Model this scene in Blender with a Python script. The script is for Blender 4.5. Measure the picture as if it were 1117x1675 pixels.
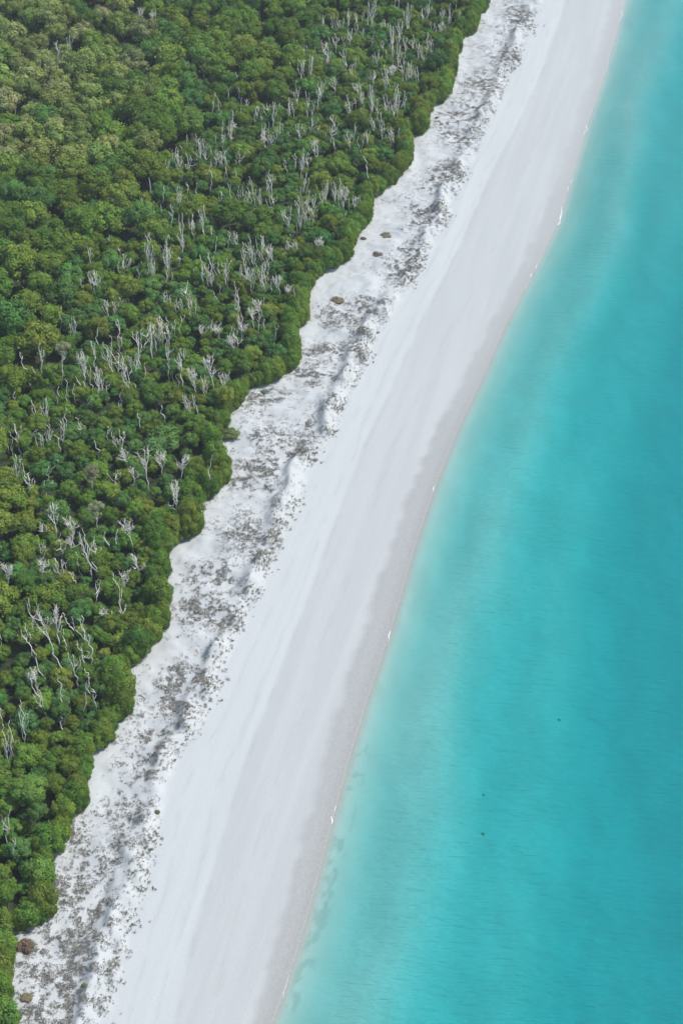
import bpy, math, random
import numpy as np

random.seed(7)
rng = np.random.default_rng(7)
R = math.radians
scene = bpy.context.scene
for o in list(bpy.data.objects):
    bpy.data.objects.remove(o)

# ------------------------------------------------------------------ camera
CAM_H, PITCH, FPX, PW, PH = 220.0, 44.0, 2300.0, 1117.0, 1675.0
cam_data = bpy.data.cameras.new('camera')
cam = bpy.data.objects.new('camera', cam_data)
scene.collection.objects.link(cam)
cam.location = (0, 0, CAM_H)
cam.rotation_euler = (R(90 - PITCH), 0, 0)
cam_data.sensor_fit = 'VERTICAL'
cam_data.angle = 2 * math.atan(PH / 2 / FPX)
cam_data.clip_start = 1.0
cam_data.clip_end = 30000
scene.camera = cam

# ------------------------------------------------------------------ sky, sun, exposure
SUN_EL, SUN_AZ = 56.0, 72.0          # azimuth clockwise from +Y: the sun stands over the sea
world = bpy.data.worlds.new('World')
scene.world = world
world.use_nodes = True
wn = world.node_tree
sky = wn.nodes.new('ShaderNodeTexSky')
sky.sky_type = 'NISHITA'
sky.sun_disc = False
sky.sun_elevation = R(SUN_EL)
sky.sun_rotation = R(SUN_AZ)
sky.air_density = 1.0
sky.dust_density = 1.2
bg = wn.nodes['Background']
bg.inputs['Strength'].default_value = 0.13
wn.links.new(sky.outputs[0], bg.inputs['Color'])
sun_data = bpy.data.lights.new('sun', 'SUN')
sun_data.energy = 3.0
sun_data.angle = R(2.5)
sun_data.color = (1.0, 0.965, 0.90)
sun = bpy.data.objects.new('sun', sun_data)
scene.collection.objects.link(sun)
sun.rotation_euler = (R(90 - SUN_EL), 0, R(180 - SUN_AZ))
sun.location = (150, 250, 200)
scene.view_settings.view_transform = 'Standard'
scene.view_settings.look = 'None'
scene.view_settings.exposure = 0.82
scene.view_settings.gamma = 1.0
scene.view_settings.use_curve_mapping = False
scene.cycles.max_bounces = 5
scene.cycles.volume_bounces = 1
scene.cycles.transparent_max_bounces = 12
scene.cycles.use_adaptive_sampling = True
scene.cycles.use_denoising = True

# ------------------------------------------------------------------ projection helpers
cp, sp = math.cos(R(PITCH)), math.sin(R(PITCH))
def proj(x, y, z):
    dz = z - CAM_H
    dep = y * cp - dz * sp
    return PW / 2 + FPX * x / dep, PH / 2 - FPX * (y * sp + dz * cp) / dep
def unproj(px, py, z=0.0):
    a = (np.asarray(px, float) - PW / 2) / FPX
    b = (PH / 2 - np.asarray(py, float)) / FPX
    dy = cp + b * sp
    dz = -sp + b * cp
    t = (z - CAM_H) / dz
    return a * t, dy * t

# ------------------------------------------------------------------ shore lines read off the place
def line(pts, z):
    pts = np.array(pts, float)
    x, y = unproj(pts[:, 0], pts[:, 1], z)
    o = np.argsort(y)
    x, y = x[o], y[o]
    k = 5
    s0 = (x[k] - x[0]) / (y[k] - y[0]); s1 = (x[-1] - x[-k]) / (y[-1] - y[-k])
    s0 = 0.5 * s0 + 0.5 * 0.29; s1 = 0.3 * s1 + 0.7 * 0.16
    y = np.concatenate([[y[0] - 9000], y, [y[-1] + 9000]])
    x = np.concatenate([[x[0] - s0 * 9000], x, [x[-1] + s1 * 9000]])
    return lambda Y: np.interp(Y, y, x)
XW = line([(1022,0),(1006,60),(985,130),(960,205),(935,290),(912,365),(872,445),(830,525),(788,620),(750,700),(712,795),(680,890),(640,1030),(604,1135),(572,1240),(546,1335),(524,1420),(503,1500),(482,1570),(458,1640),(446,1675)], 0.0)
XWET = line([(1000,0),(985,60),(965,130),(938,205),(912,290),(885,365),(848,445),(805,525),(758,620),(716,700),(676,795),(640,890),(602,1010),(565,1120),(535,1230),(505,1335),(484,1420),(464,1500),(445,1570),(428,1640),(420,1675)], 0.5)
XB = line([(925,0),(893,100),(848,200),(800,290),(752,400),(697,510),(640,630),(590,740),(545,860),(510,960),(470,1060),(430,1170),(395,1270),(365,1370),(340,1450),(310,1550),(285,1675)], 1.2)
XD = line([(885,0),(858,50),(838,105),(803,185),(776,240),(746,305),(722,370),(684,432),(644,492),(604,560),(578,620),(553,672),(533,712),(497,770),(474,830),(452,890),(427,950),(398,1010),(378,1060),(352,1120),(328,1180),(288,1235),(262,1290),(250,1350),(240,1420),(218,1480),(198,1530),(182,1580),(164,1640),(158,1675)], 1.7)
FOREST = [(797,0),(796,13),(783,22),(781,37),(776,52),(756,57),(752,65),(755,83),(747,87),(747,100),(743,119),(736,125),(742,136),(733,145),(732,152),(724,164),(708,168),(707,174),(697,182),(698,200),(696,213),(680,216),(668,220),(671,237),(674,252),(671,266),(660,280),(651,287),(645,299),(630,303),(628,310),(621,315),(605,317),(608,335),(604,356),(595,370),(584,375),(584,388),(577,405),(570,421),(556,425),(551,432),(531,435),(528,444),(514,458),(506,472),(504,500),(500,527),(486,533),(483,547),(488,570),(490,588),(480,600),(464,604),(461,617),(440,624),(418,628),(404,633),(402,650),(394,660),(382,665),(375,676),(376,687),(367,697),(357,712),(360,735),(367,755),(381,774),(372,785),(361,790),(359,800),(345,809),(334,813),(331,820),(318,831),(327,842),(331,857),(316,872),(290,875),(289,887),(280,896),(274,912),(278,938),(264,948),(272,965),(277,980),(272,1000),(277,1016),(268,1032),(258,1047),(242,1053),(239,1066),(222,1079),(207,1091),(204,1103),(214,1127),(218,1147),(213,1165),(198,1173),(187,1180),(189,1198),(182,1211),(169,1221),(155,1226),(150,1240),(148,1263),(142,1278),(143,1296),(140,1313),(131,1326),(117,1336),(114,1350),(115,1366),(104,1378),(86,1396),(83,1415),(84,1435),(81,1455),(88,1470),(90,1488),(75,1500),(66,1512),(40,1517),(8,1524),(6,1536),(20,1546),(21,1560),(20,1585),(17,1615),(18,1642),(28,1660),(30,1675)]
XF = line(FOREST, 4.0)

# ------------------------------------------------------------------ numpy noise
def _hash(ix, iy, seed):
    h = (ix.astype(np.int64) * 374761393 + iy.astype(np.int64) * 668265263 + seed * 974634777) & 0x7fffffff
    h = ((h ^ (h >> 13)) * 1274126177) & 0x7fffffff
    return ((h ^ (h >> 16)) & 0xffff) / 65535.0
def vnoise(x, y, seed=0):
    x = np.asarray(x, float); y = np.asarray(y, float)
    ix, iy = np.floor(x), np.floor(y)
    fx, fy = x - ix, y - iy
    fx = fx * fx * (3 - 2 * fx); fy = fy * fy * (3 - 2 * fy)
    a = _hash(ix, iy, seed); b = _hash(ix + 1, iy, seed); c = _hash(ix, iy + 1, seed); d = _hash(ix + 1, iy + 1, seed)
    return (a + (b - a) * fx) * (1 - fy) + (c + (d - c) * fx) * fy
def fbm(x, y, seed=0, octv=4, gain=0.5):
    s = 0; a = 1; t = 0
    for k in range(octv):
        s = s + a * vnoise(x * 2 ** k + 17.3 * k, y * 2 ** k - 9.1 * k, seed + k); t += a; a *= gain
    return s / t
def smooth(a, b, v):
    t = np.clip((v - a) / (b - a), 0, 1)
    return t * t * (3 - 2 * t)

# hummocks of the foredune: photograph position, width m, height m
HUM = [(866,42,3,.9),(838,98,3,.9),(815,118,2.6,.7),(768,214,3,.9),(748,282,2.8,.8),(716,345,3,.8),(680,425,3,1.),(662,455,2.5,.8),(600,548,2.4,1.1),(592,576,2.6,1.1),(572,612,2.2,.9),(546,662,2.6,1.3),(533,704,2.4,1.2),(498,742,2.2,.8),(475,828,2.4,1.),(456,858,2.,.9),(441,882,2.2,1.1),(424,918,2.,1.2),(406,966,2.,1.),(384,1012,2.4,1.),(358,1062,2.8,1.2),(338,1125,2.4,1.),(300,1185,2,.7),(262,1245,2.2,.9),(240,1372,2.4,1.1),(226,1436,2.,1.2),(206,1500,1.8,1.),(196,1545,1.8,1.1),(184,1590,1.8,1.1),(170,1640,1.8,1.)]
HUMW = []
for a, b, w, h in HUM:
    x, y = unproj(a, b, 2.6)
    HUMW.append((float(x), float(y), w, h))

def height(x, Y):
    xw, xb, xd, xf = XW(Y), XB(Y), XD(Y), XF(Y)
    u = x - xw
    # sea bed: sloping sand with low bars running along the shore
    us = np.maximum(u, 0)
    wob = fbm(Y / 45.0, us / 30.0, 11, 3) * 6 - 3
    dep = (4.0 * (1 - np.exp(-(us / 50.0) ** 1.25)) + 0.50 * (1 - np.exp(-us / 1.6))) * (1 - .28 * smooth(220, 460, Y))
    bars = 0.20 * np.sin((us + wob * 2.2) / 3.4) * smooth(2, 12, us) * (1 - 0.55 * smooth(30, 60, us))
    dep = dep + bars + smooth(4, 20, us) * (fbm(x / 9.0, Y / 34.0, 31, 4) - .5) * 0.5
    dep = dep + smooth(30, 75, us) * 0.9 * (1 - .6 * smooth(200, 420, Y))
    z = -np.maximum(dep, 0) * (us > 0)
    # beach face, berm, flat
    t1 = np.clip((xw - x) / np.maximum(xw - xb, 1), 0, 1)
    beach = 1.25 * t1 ** 0.9
    t2 = np.clip((xb - x) / np.maximum(xb - xd, 1), 0, 1)
    beach = beach + 0.45 * t2 + (fbm(u / 6.0, Y / 70.0, 5, 3) - .5) * 0.14 * smooth(0, 6, xw - x)
    # dunes
    edge = (fbm(x / 5.0, Y / 5.0, 21, 3) - .5) * 3.2
    v = xd - x + edge
    ridge = smooth(-1.0, 2.2, v)
    hump = fbm(x / 6.0, Y / 4.0, 3, 4)
    crest = np.exp(-((v - 2.6) / 1.7) ** 2) * (0.25 + 1.15 * fbm(x / 4.0 + 9, Y / 5.0, 44, 2)) * 1.5 * smooth(.32, .55, fbm(x / 9.0, Y / 9.0, 47, 2))
    crest = crest - np.exp(-((v - 6.0) / 2.0) ** 2) * 0.2
    dune = ridge * (0.75 + 2.1 * (hump - .5) + 0.35 * (fbm(x / 1.6, Y / 1.2, 8, 2) - .5)) + crest
    infor = smooth(-4, 3, xf - x)
    dune = dune * (1 - infor) + infor * (1.0 + (fbm(x / 12, Y / 12, 77, 3) - .5) * 0.8)
    z = np.where(u > 0, z, beach + dune)
    for (hx, hy, w, h) in HUMW:
        m = (np.abs(x - hx) < 3 * w) & (np.abs(Y - hy) < 3 * w)
        if np.any(m):
            xx = np.broadcast_to(x, z.shape)[m] - hx; yy = np.broadcast_to(Y, z.shape)[m] - hy
            z[m] += h * 0.95 * np.exp(-((xx * .96 - yy * .28) / (w * .42)) ** 2 - ((xx * .28 + yy * .96) / (w * .62)) ** 2)
    return z
def h1(x, y):
    return float(height(np.array([float(x)]), np.array([float(y)]))[0])

# ------------------------------------------------------------------ material helpers
def mat(name):
    m = bpy.data.materials.new(name); m.use_nodes = True
    nt = m.node_tree
    for n in list(nt.nodes): nt.nodes.remove(n)
    out = nt.nodes.new('ShaderNodeOutputMaterial')
    return m, nt, out
def N(nt, t, **kw):
    n = nt.nodes.new(t)
    for k, v in kw.items(): setattr(n, k, v)
    return n
def mixc(nt, fac, a, b, blend='MIX'):
    n = N(nt, 'ShaderNodeMix', data_type='RGBA', blend_type=blend)
    for s, v in ((0, fac), (6, a), (7, b)):
        if hasattr(v, 'is_linked'): nt.links.new(v, n.inputs[s])
        else: n.inputs[s].default_value = v if s == 0 else (*v, 1)
    return n.outputs[2]
def noise(nt, scale, detail=3, vec=None, rough=.5):
    n = N(nt, 'ShaderNodeTexNoise'); n.inputs['Scale'].default_value = scale; n.inputs['Detail'].default_value = detail
    n.inputs['Roughness'].default_value = rough
    if vec is not None: nt.links.new(vec, n.inputs['Vector'])
    return n.outputs['Fac']
def ramp(nt, fac, a, b, va=0., vb=1.):
    n = N(nt, 'ShaderNodeMapRange'); n.interpolation_type = 'SMOOTHSTEP'
    n.inputs[1].default_value = a; n.inputs[2].default_value = b; n.inputs[3].default_value = va; n.inputs[4].default_value = vb
    nt.links.new(fac, n.inputs[0]); return n.outputs[0]
def objcoord(nt, scale=(1, 1, 1), rot=0):
    g = N(nt, 'ShaderNodeNewGeometry')
    mp = N(nt, 'ShaderNodeMapping'); mp.inputs['Scale'].default_value = scale; mp.inputs['Rotation'].default_value = (0, 0, rot)
    nt.links.new(g.outputs['Position'], mp.inputs['Vector']); return mp.outputs[0]

# sand: dry white silica, slightly greyer damp lower beach, wet strip, leaf litter under the trees
sand, nt, out = mat('white_silica_sand')
def attr(nt, name):
    a = N(nt, 'ShaderNodeAttribute'); a.attribute_name = name; return a.outputs['Fac']
pos = objcoord(nt)
al0 = objcoord(nt, (1, 1, 1), R(15))
al1 = N(nt, 'ShaderNodeMapping'); al1.inputs['Scale'].default_value = (1, .05, 1); nt.links.new(al0, al1.inputs['Vector']); along = al1.outputs[0]
al2 = N(nt, 'ShaderNodeMapping'); al2.inputs['Scale'].default_value = (3.2, .09, 1); nt.links.new(al0, al2.inputs['Vector'])
n4 = noise(nt, 1.0, 4, al2.outputs[0], .65)
n1 = noise(nt, .35, 5, along); n2 = noise(nt, 2.2, 4, pos); n3 = noise(nt, 7, 3, pos)
dry = mixc(nt, ramp(nt, n1, .3, .7), (0.337, 0.351, 0.347), (0.360, 0.373, 0.366))
dry = mixc(nt, ramp(nt, n2, .52, .72, 0, .35), dry, (.32, .325, .327))
damp = mixc(nt, ramp(nt, n1, .35, .7), (0.305, 0.316, 0.309), (0.326, 0.337, 0.329))
damp = mixc(nt, ramp(nt, n2, .5, .75, 0, .3), damp, (.29, .295, .293))
wet = mixc(nt, ramp(nt, n2, .35, .7), (0.215, 0.220, 0.210), (0.242, 0.247, 0.236))
bed = mixc(nt, ramp(nt, noise(nt, .16, 4, objcoord(nt, (1, .5, 1), R(10))), .35, .65), (0.354, 0.361, 0.345), (0.391, 0.397, 0.382))
c = mixc(nt, attr(nt, 'damp'), dry, damp)
c = mixc(nt, ramp(nt, n4, .55, .75, 0, .22), c, (.295, .298, .296))
c = mixc(nt, ramp(nt, n4, .42, .28, 0, .22), c, (.385, .391, .394))
c = mixc(nt, attr(nt, 'track'), c, (.25, .245, .235))
c = mixc(nt, attr(nt, 'wet'), c, wet)
c = mixc(nt, attr(nt, 'bed'), c, bed)
c = mixc(nt, attr(nt, 'smudge'), c, (.215, .245, .225))
lit = mixc(nt, ramp(nt, n3, .35, .65), (.020, .032, .014), (.042, .052, .024))
c = mixc(nt, attr(nt, 'litter'), c, lit)
b = N(nt, 'ShaderNodeBsdfPrincipled'); b.inputs['Roughness'].default_value = .95; b.inputs['Specular IOR Level'].default_value = .15
nt.links.new(c, b.inputs['Base Color'])
rr = ramp(nt, attr(nt, 'wet'), 0, 1, .95, .45); nt.links.new(rr, b.inputs['Roughness'])
bp = N(nt, 'ShaderNodeBump'); bp.inputs['Strength'].default_value = .35; bp.inputs['Distance'].default_value = .12
nn = N(nt, 'ShaderNodeMath', operation='ADD'); nt.links.new(n2, nn.inputs[0]); nt.links.new(n3, nn.inputs[1])
nt.links.new(nn.outputs[0], bp.inputs['Height'])
rp1 = noise(nt, .8, 3, objcoord(nt, (.16, 1.0, 1), R(5)), .6); rp2 = noise(nt, 1.5, 3, objcoord(nt, (.26, 1.0, 1), R(-7)), .6)
ra = N(nt, 'ShaderNodeMath', operation='ADD'); nt.links.new(rp1, ra.inputs[0]); nt.links.new(rp2, ra.inputs[1])
bp2 = N(nt, 'ShaderNodeBump'); bp2.inputs['Distance'].default_value = .45
rs = N(nt, 'ShaderNodeMath', operation='MULTIPLY'); nt.links.new(attr(nt, 'ripple'), rs.inputs[0]); rs.inputs[1].default_value = 1.0
nt.links.new(rs.outputs[0], bp2.inputs['Strength']); nt.links.new(ra.outputs[0], bp2.inputs['Height']); nt.links.new(bp.outputs[0], bp2.inputs['Normal'])
nt.links.new(bp2.outputs[0], b.inputs['Normal'])
nt.links.new(b.outputs[0], out.inputs['Surface'])

# water: clear surface that mirrors the sky, absorbing body
water_mat, nt, out = mat('clear_sea_water')
wv = objcoord(nt, (.20, 1.0, 1), R(-4))
wv2 = objcoord(nt, (.30, 1.25, 1), R(7))
w1 = noise(nt, .75, 4, wv, .6); w2 = noise(nt, 1.5, 3, wv2, .55); w3 = noise(nt, .05, 2, wv)
ad = N(nt, 'ShaderNodeMath', operation='MULTIPLY_ADD'); nt.links.new(w2, ad.inputs[0]); ad.inputs[1].default_value = .55; nt.links.new(w1, ad.inputs[2])
bp = N(nt, 'ShaderNodeBump'); bp.inputs['Distance'].default_value = .2
nt.links.new(ramp(nt, w3, .3, .7, .55, 1.0), bp.inputs['Strength'])
nt.links.new(ad.outputs[0], bp.inputs['Height'])
fr = N(nt, 'ShaderNodeFresnel'); fr.inputs['IOR'].default_value = 1.34; nt.links.new(bp.outputs[0], fr.inputs['Normal'])
gl = N(nt, 'ShaderNodeBsdfGlossy'); gl.inputs['Roughness'].default_value = .12
nt.links.new(bp.outputs[0], gl.inputs['Normal'])
tr = N(nt, 'ShaderNodeBsdfTransparent')
ms = N(nt, 'ShaderNodeMixShader'); nt.links.new(fr.outputs[0], ms.inputs[0]); nt.links.new(tr.outputs[0], ms.inputs[1]); nt.links.new(gl.outputs[0], ms.inputs[2])
nt.links.new(ms.outputs[0], out.inputs['Surface'])
va = N(nt, 'ShaderNodeVolumeAbsorption'); va.inputs['Density'].default_value = .56; va.inputs['Color'].default_value = (0.0, .868, .893, 1)
nt.links.new(va.outputs[0], out.inputs['Volume'])

# leaves: colour carried by the plant, a little different for every plant
leaf, nt, out = mat('foliage')
a = N(nt, 'ShaderNodeAttribute'); a.attribute_name = 'tint'
oi = N(nt, 'ShaderNodeObjectInfo')
v = ramp(nt, oi.outputs['Random'], 0, 1, .80, 1.18)
hs = N(nt, 'ShaderNodeHueSaturation'); nt.links.new(a.outputs['Color'], hs.inputs['Color']); nt.links.new(v, hs.inputs['Value'])
m7 = N(nt, 'ShaderNodeMath', operation='MULTIPLY'); nt.links.new(oi.outputs['Random'], m7.inputs[0]); m7.inputs[1].default_value = 7.31
f7 = N(nt, 'ShaderNodeMath', operation='FRACT'); nt.links.new(m7.outputs[0], f7.inputs[0])
nt.links.new(ramp(nt, f7.outputs[0], 0, 1, .488, .510), hs.inputs['Hue'])
d = N(nt, 'ShaderNodeBsdfDiffuse'); nt.links.new(hs.outputs[0], d.inputs['Color'])
t = N(nt, 'ShaderNodeBsdfTranslucent'); nt.links.new(hs.outputs[0], t.inputs['Color'])
ms = N(nt, 'ShaderNodeMixShader'); ms.inputs[0].default_value = .28
nt.links.new(d.outputs[0], ms.inputs[1]); nt.links.new(t.outputs[0], ms.inputs[2]); nt.links.new(ms.outputs[0], out.inputs['Surface'])

def wood(name, c1, c2):
    m, nt, out = mat(name)
    p = objcoord(nt, (1, 1, .25)); n = noise(nt, 3.5, 4, p)
    oi = N(nt, 'ShaderNodeObjectInfo')
    c = mixc(nt, ramp(nt, n, .35, .65), c1, c2)
    c = mixc(nt, ramp(nt, oi.outputs['Random'], 0, 1, 0, .3), c, tuple(.62 * q for q in c1))
    b = N(nt, 'ShaderNodeBsdfPrincipled'); b.inputs['Roughness'].default_value = .9
    nt.links.new(c, b.inputs['Base Color']); nt.links.new(b.outputs[0], out.inputs['Surface']); return m
dead_wood = wood('bleached_dead_wood', (.66, .61, .52), (.80, .76, .68))
bark = wood('brown_bark', (.12, .09, .065), (.2, .16, .12))

foam_mat, nt, out = mat('sea_foam')
b = N(nt, 'ShaderNodeBsdfPrincipled'); b.inputs['Roughness'].default_value = .8
nt.links.new(mixc(nt, ramp(nt, noise(nt, 4, 3, objcoord(nt)), .3, .7), (.44, .46, .46), (.56, .57, .57)), b.inputs['Base Color'])
nt.links.new(b.outputs[0], out.inputs['Surface'])

# ------------------------------------------------------------------ mesh helpers
def mesh_np(name, V, F, tint=None, smooth_shade=False):
    """F: int array (n,3) or (n,4)"""
    me = bpy.data.meshes.new(name)
    V = np.ascontiguousarray(V, np.float32); F = np.ascontiguousarray(F, np.int32)
    n, k = F.shape
    me.vertices.add(len(V)); me.vertices.foreach_set('co', V.ravel())
    me.loops.add(n * k); me.loops.foreach_set('vertex_index', F.ravel())
    me.polygons.add(n); me.polygons.foreach_set('loop_start', np.arange(n, dtype=np.int32) * k)
    if smooth_shade: me.polygons.foreach_set('use_smooth', np.ones(n, bool))
    else: me.polygons.foreach_set('use_smooth', np.zeros(n, bool))
    if tint is not None:
        at = me.attributes.new('tint', 'FLOAT_COLOR', 'POINT')
        col = np.ones((len(V), 4), np.float32); col[:, :3] = tint
        at.data.foreach_set('color', col.ravel())
    me.update(calc_edges=True)
    return me
def link(name, data, material=None, parent=None, loc=(0, 0, 0)):
    o = bpy.data.objects.new(name, data); scene.collection.objects.link(o); o.location = loc
    if material is not None and data is not None and not data.materials: data.materials.append(material)
    if parent is not None: o.parent = parent
    return o
def tag(o, label=None, cat=None, group=None, kind=None):
    if label: o['label'] = label
    if cat: o['category'] = cat
    if group: o['group'] = group
    if kind: o['kind'] = kind
    return o

# ------------------------------------------------------------------ ground sheet (forest floor, dunes, beach, sea bed)
def grow(a, first, far):
    s = [a]; st = first
    while abs(s[-1] - a) < far:
        s.append(s[-1] + st); st *= 1.35
    return s[1:]
ys = np.concatenate([np.array(grow(88, -1.0, 9000))[::-1], np.arange(88, 620, .55), np.array(grow(620, 1.0, 9000))])
cols = np.concatenate([np.array(grow(-92, -1.5, 9000))[::-1], np.arange(-92, -16, .42), np.arange(-16, 6, .4), np.arange(6, 130, 1.6), np.array(grow(130, 3, 9000))])
Yg, Ug = np.meshgrid(ys, cols, indexing='ij')
Xg = XW(Yg) + Ug
Zg = height(Xg, Yg)
ny, nx = Yg.shape
V = np.stack([Xg, Yg, Zg], -1).reshape(-1, 3)
idx = np.arange(ny * nx).reshape(ny, nx)
F = np.stack([idx[:-1, :-1], idx[:-1, 1:], idx[1:, 1:], idx[1:, :-1]], -1).reshape(-1, 4)
uf = Ug.ravel(); yf = Yg.ravel(); xf_ = Xg.ravel()
nz = fbm(xf_ / 3.5, yf / 9.0, 61, 3) - .5
A = {}
xb, xwet, xfor = XB(yf), XWET(yf), XF(yf)
A['damp'] = smooth(-.6, .6, xf_ - xb + nz * 1.0)
scal = (vnoise(yf / 3.1, yf * 0 + 4, 9) - .5) * 1.3 + (vnoise(yf / .9, yf * 0 + 7, 10) - .5) * .5
A['wet'] = np.clip(.75 * smooth(-1.3, .9, xf_ - xwet + scal + nz * 1.2) + .35 * smooth(-3.0, .5, uf), 0, 1)
A['bed'] = smooth(-.1, 2.2, uf)
A['ripple'] = smooth(1, 14, uf)
py_of = proj(np.zeros_like(yf), yf, np.zeros_like(yf))[1]
sm = smooth(.52, .66, fbm(uf / 1.3, yf / 1.6, 93, 3)) * smooth(0.2, 1.2, uf) * (1 - smooth(2.5, 5.5, uf)) * smooth(1150, 1260, py_of) * (1 - smooth(1640, 1675, py_of)) * .75
sm2 = smooth(.50, .68, fbm(uf / 3.0, yf / 18, 95, 3)) * smooth(3, 8, uf) * (1 - smooth(12, 22, uf)) * (.26 + .2 * (1 - smooth(300, 900, py_of)))
A['wet'] = A['wet'] * (.55 + .45 * smooth(150, 900, py_of))
sm3 = smooth(.3, 2.0, uf) * (.34 * (1 - smooth(6, 22, uf)) + .34 * (1 - smooth(300, 800, py_of)))
A['smudge'] = np.maximum(np.maximum(sm, sm2), sm3 * (.7 + .6 * fbm(uf / 5, yf / 20, 97, 3)))
xdn = XD(yf)
trk = 0
for q, (fr0, amp0, wd0) in enumerate(((.18, 1.2, .16), (.22, 1.2, .16), (.62, 1.6, .2), (1.02, .6, .3), (1.45, 1.0, .22), (1.5, 1.0, .2))):
    tx0 = xb + (xdn - xb) * fr0 if fr0 <= 1 else xb + (xwet - xb) * (fr0 - 1)
    tx0 = tx0 + (fbm(yf / 22, yf * 0 + q // 2 * 3.7, 300 + q // 2, 3) - .5) * 2 * amp0
    trk = np.maximum(trk, np.exp(-((xf_ - tx0) / (wd0 * 1.6)) ** 2) * smooth(.4, .65, fbm(yf / 5.0, yf * 0 + q, 310 + q, 3)))
A['track'] = trk * .26
A['litter'] = smooth(-.2, 2.2, xfor - xf_ - 1.5 + nz * 3)
zone = np.zeros(len(F), int)
uc = uf[F].mean(1); lc = A['litter'][F].mean(1)
zone[lc > .6] = 1
zone[uc > 1.0] = 2
for z, nm, lab in ((0, 'sand_beach', 'white silica sand of the beach and dunes'), (1, 'forest_floor', 'litter covered ground under the trees'), (2, 'sea_bed', 'pale sandy sea floor under clear turquoise water')):
    f = F[zone == z]
    used, inv = np.unique(f, return_inverse=True)
    me = mesh_np(nm, V[used], inv.reshape(-1, 4), smooth_shade=True)
    for k, arr in A.items():
        at = me.attributes.new(k, 'FLOAT', 'POINT'); at.data.foreach_set('value', np.ascontiguousarray(arr[used], np.float32))
    o = link(nm, me, sand); tag(o, lab, 'ground', kind='structure')

# ------------------------------------------------------------------ sea
wl, wr, w0, w1_ = -9000.0, 11000.0, -8900.0, 9500.0
V = [(wl, w0, -12), (wr, w0, -12), (wr, w1_, -12), (wl, w1_, -12), (wl, w0, 0), (wr, w0, 0), (wr, w1_, 0), (wl, w1_, 0)]
Fq = [(0, 3, 2, 1), (4, 5, 6, 7), (0, 1, 5, 4), (1, 2, 6, 5), (2, 3, 7, 6), (3, 0, 4, 7)]
o = link('water', mesh_np('water', np.array(V), np.array(Fq)), water_mat)
tag(o, 'clear turquoise sea deepening to teal away from the beach', 'water', kind='structure')

# ------------------------------------------------------------------ foliage shapes
ICO_V, ICO_F = None, None
def ico():
    global ICO_V, ICO_F
    if ICO_V is None:
        t = (1 + 5 ** .5) / 2
        v = np.array([(-1, t, 0), (1, t, 0), (-1, -t, 0), (1, -t, 0), (0, -1, t), (0, 1, t), (0, -1, -t), (0, 1, -t), (t, 0, -1), (t, 0, 1), (-t, 0, -1), (-t, 0, 1)], float)
        ICO_V = v / np.linalg.norm(v[0])
        ICO_F = np.array([(0, 11, 5), (0, 5, 1), (0, 1, 7), (0, 7, 10), (0, 10, 11), (1, 5, 9), (5, 11, 4), (11, 10, 2), (10, 7, 6), (7, 1, 8), (3, 9, 4), (3, 4, 2), (3, 2, 6), (3, 6, 8), (3, 8, 9), (4, 9, 5), (2, 4, 11), (6, 2, 10), (8, 6, 7), (9, 8, 1)])
    return ICO_V, ICO_F
def leaves(rg, P, Nn, size, jit=.24, aspect=(.55, 1.0)):
    """one kite-shaped leaf spray (quad) at every P, roughly facing Nn"""
    n = len(P)
    nrm = Nn + rg.normal(0, jit, (n, 3)); nrm /= np.linalg.norm(nrm, axis=1)[:, None] + 1e-9
    a = np.cross(nrm, rg.normal(0, 1, (n, 3))); a /= np.linalg.norm(a, axis=1)[:, None] + 1e-9
    b = np.cross(nrm, a)
    L = size * rg.uniform(.65, 1.35, n)[:, None]; W = L * rg.uniform(*aspect, n)[:, None]
    bend = nrm * L * .25
    V = np.stack([P - a * L - bend, P - b * W * .7 + a * L * .15, P + a * L - bend, P + b * W * .7 + a * L * .15], 1)
    F = np.arange(4 * n).reshape(n, 4)
    return V.reshape(-1, 3), F
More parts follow.
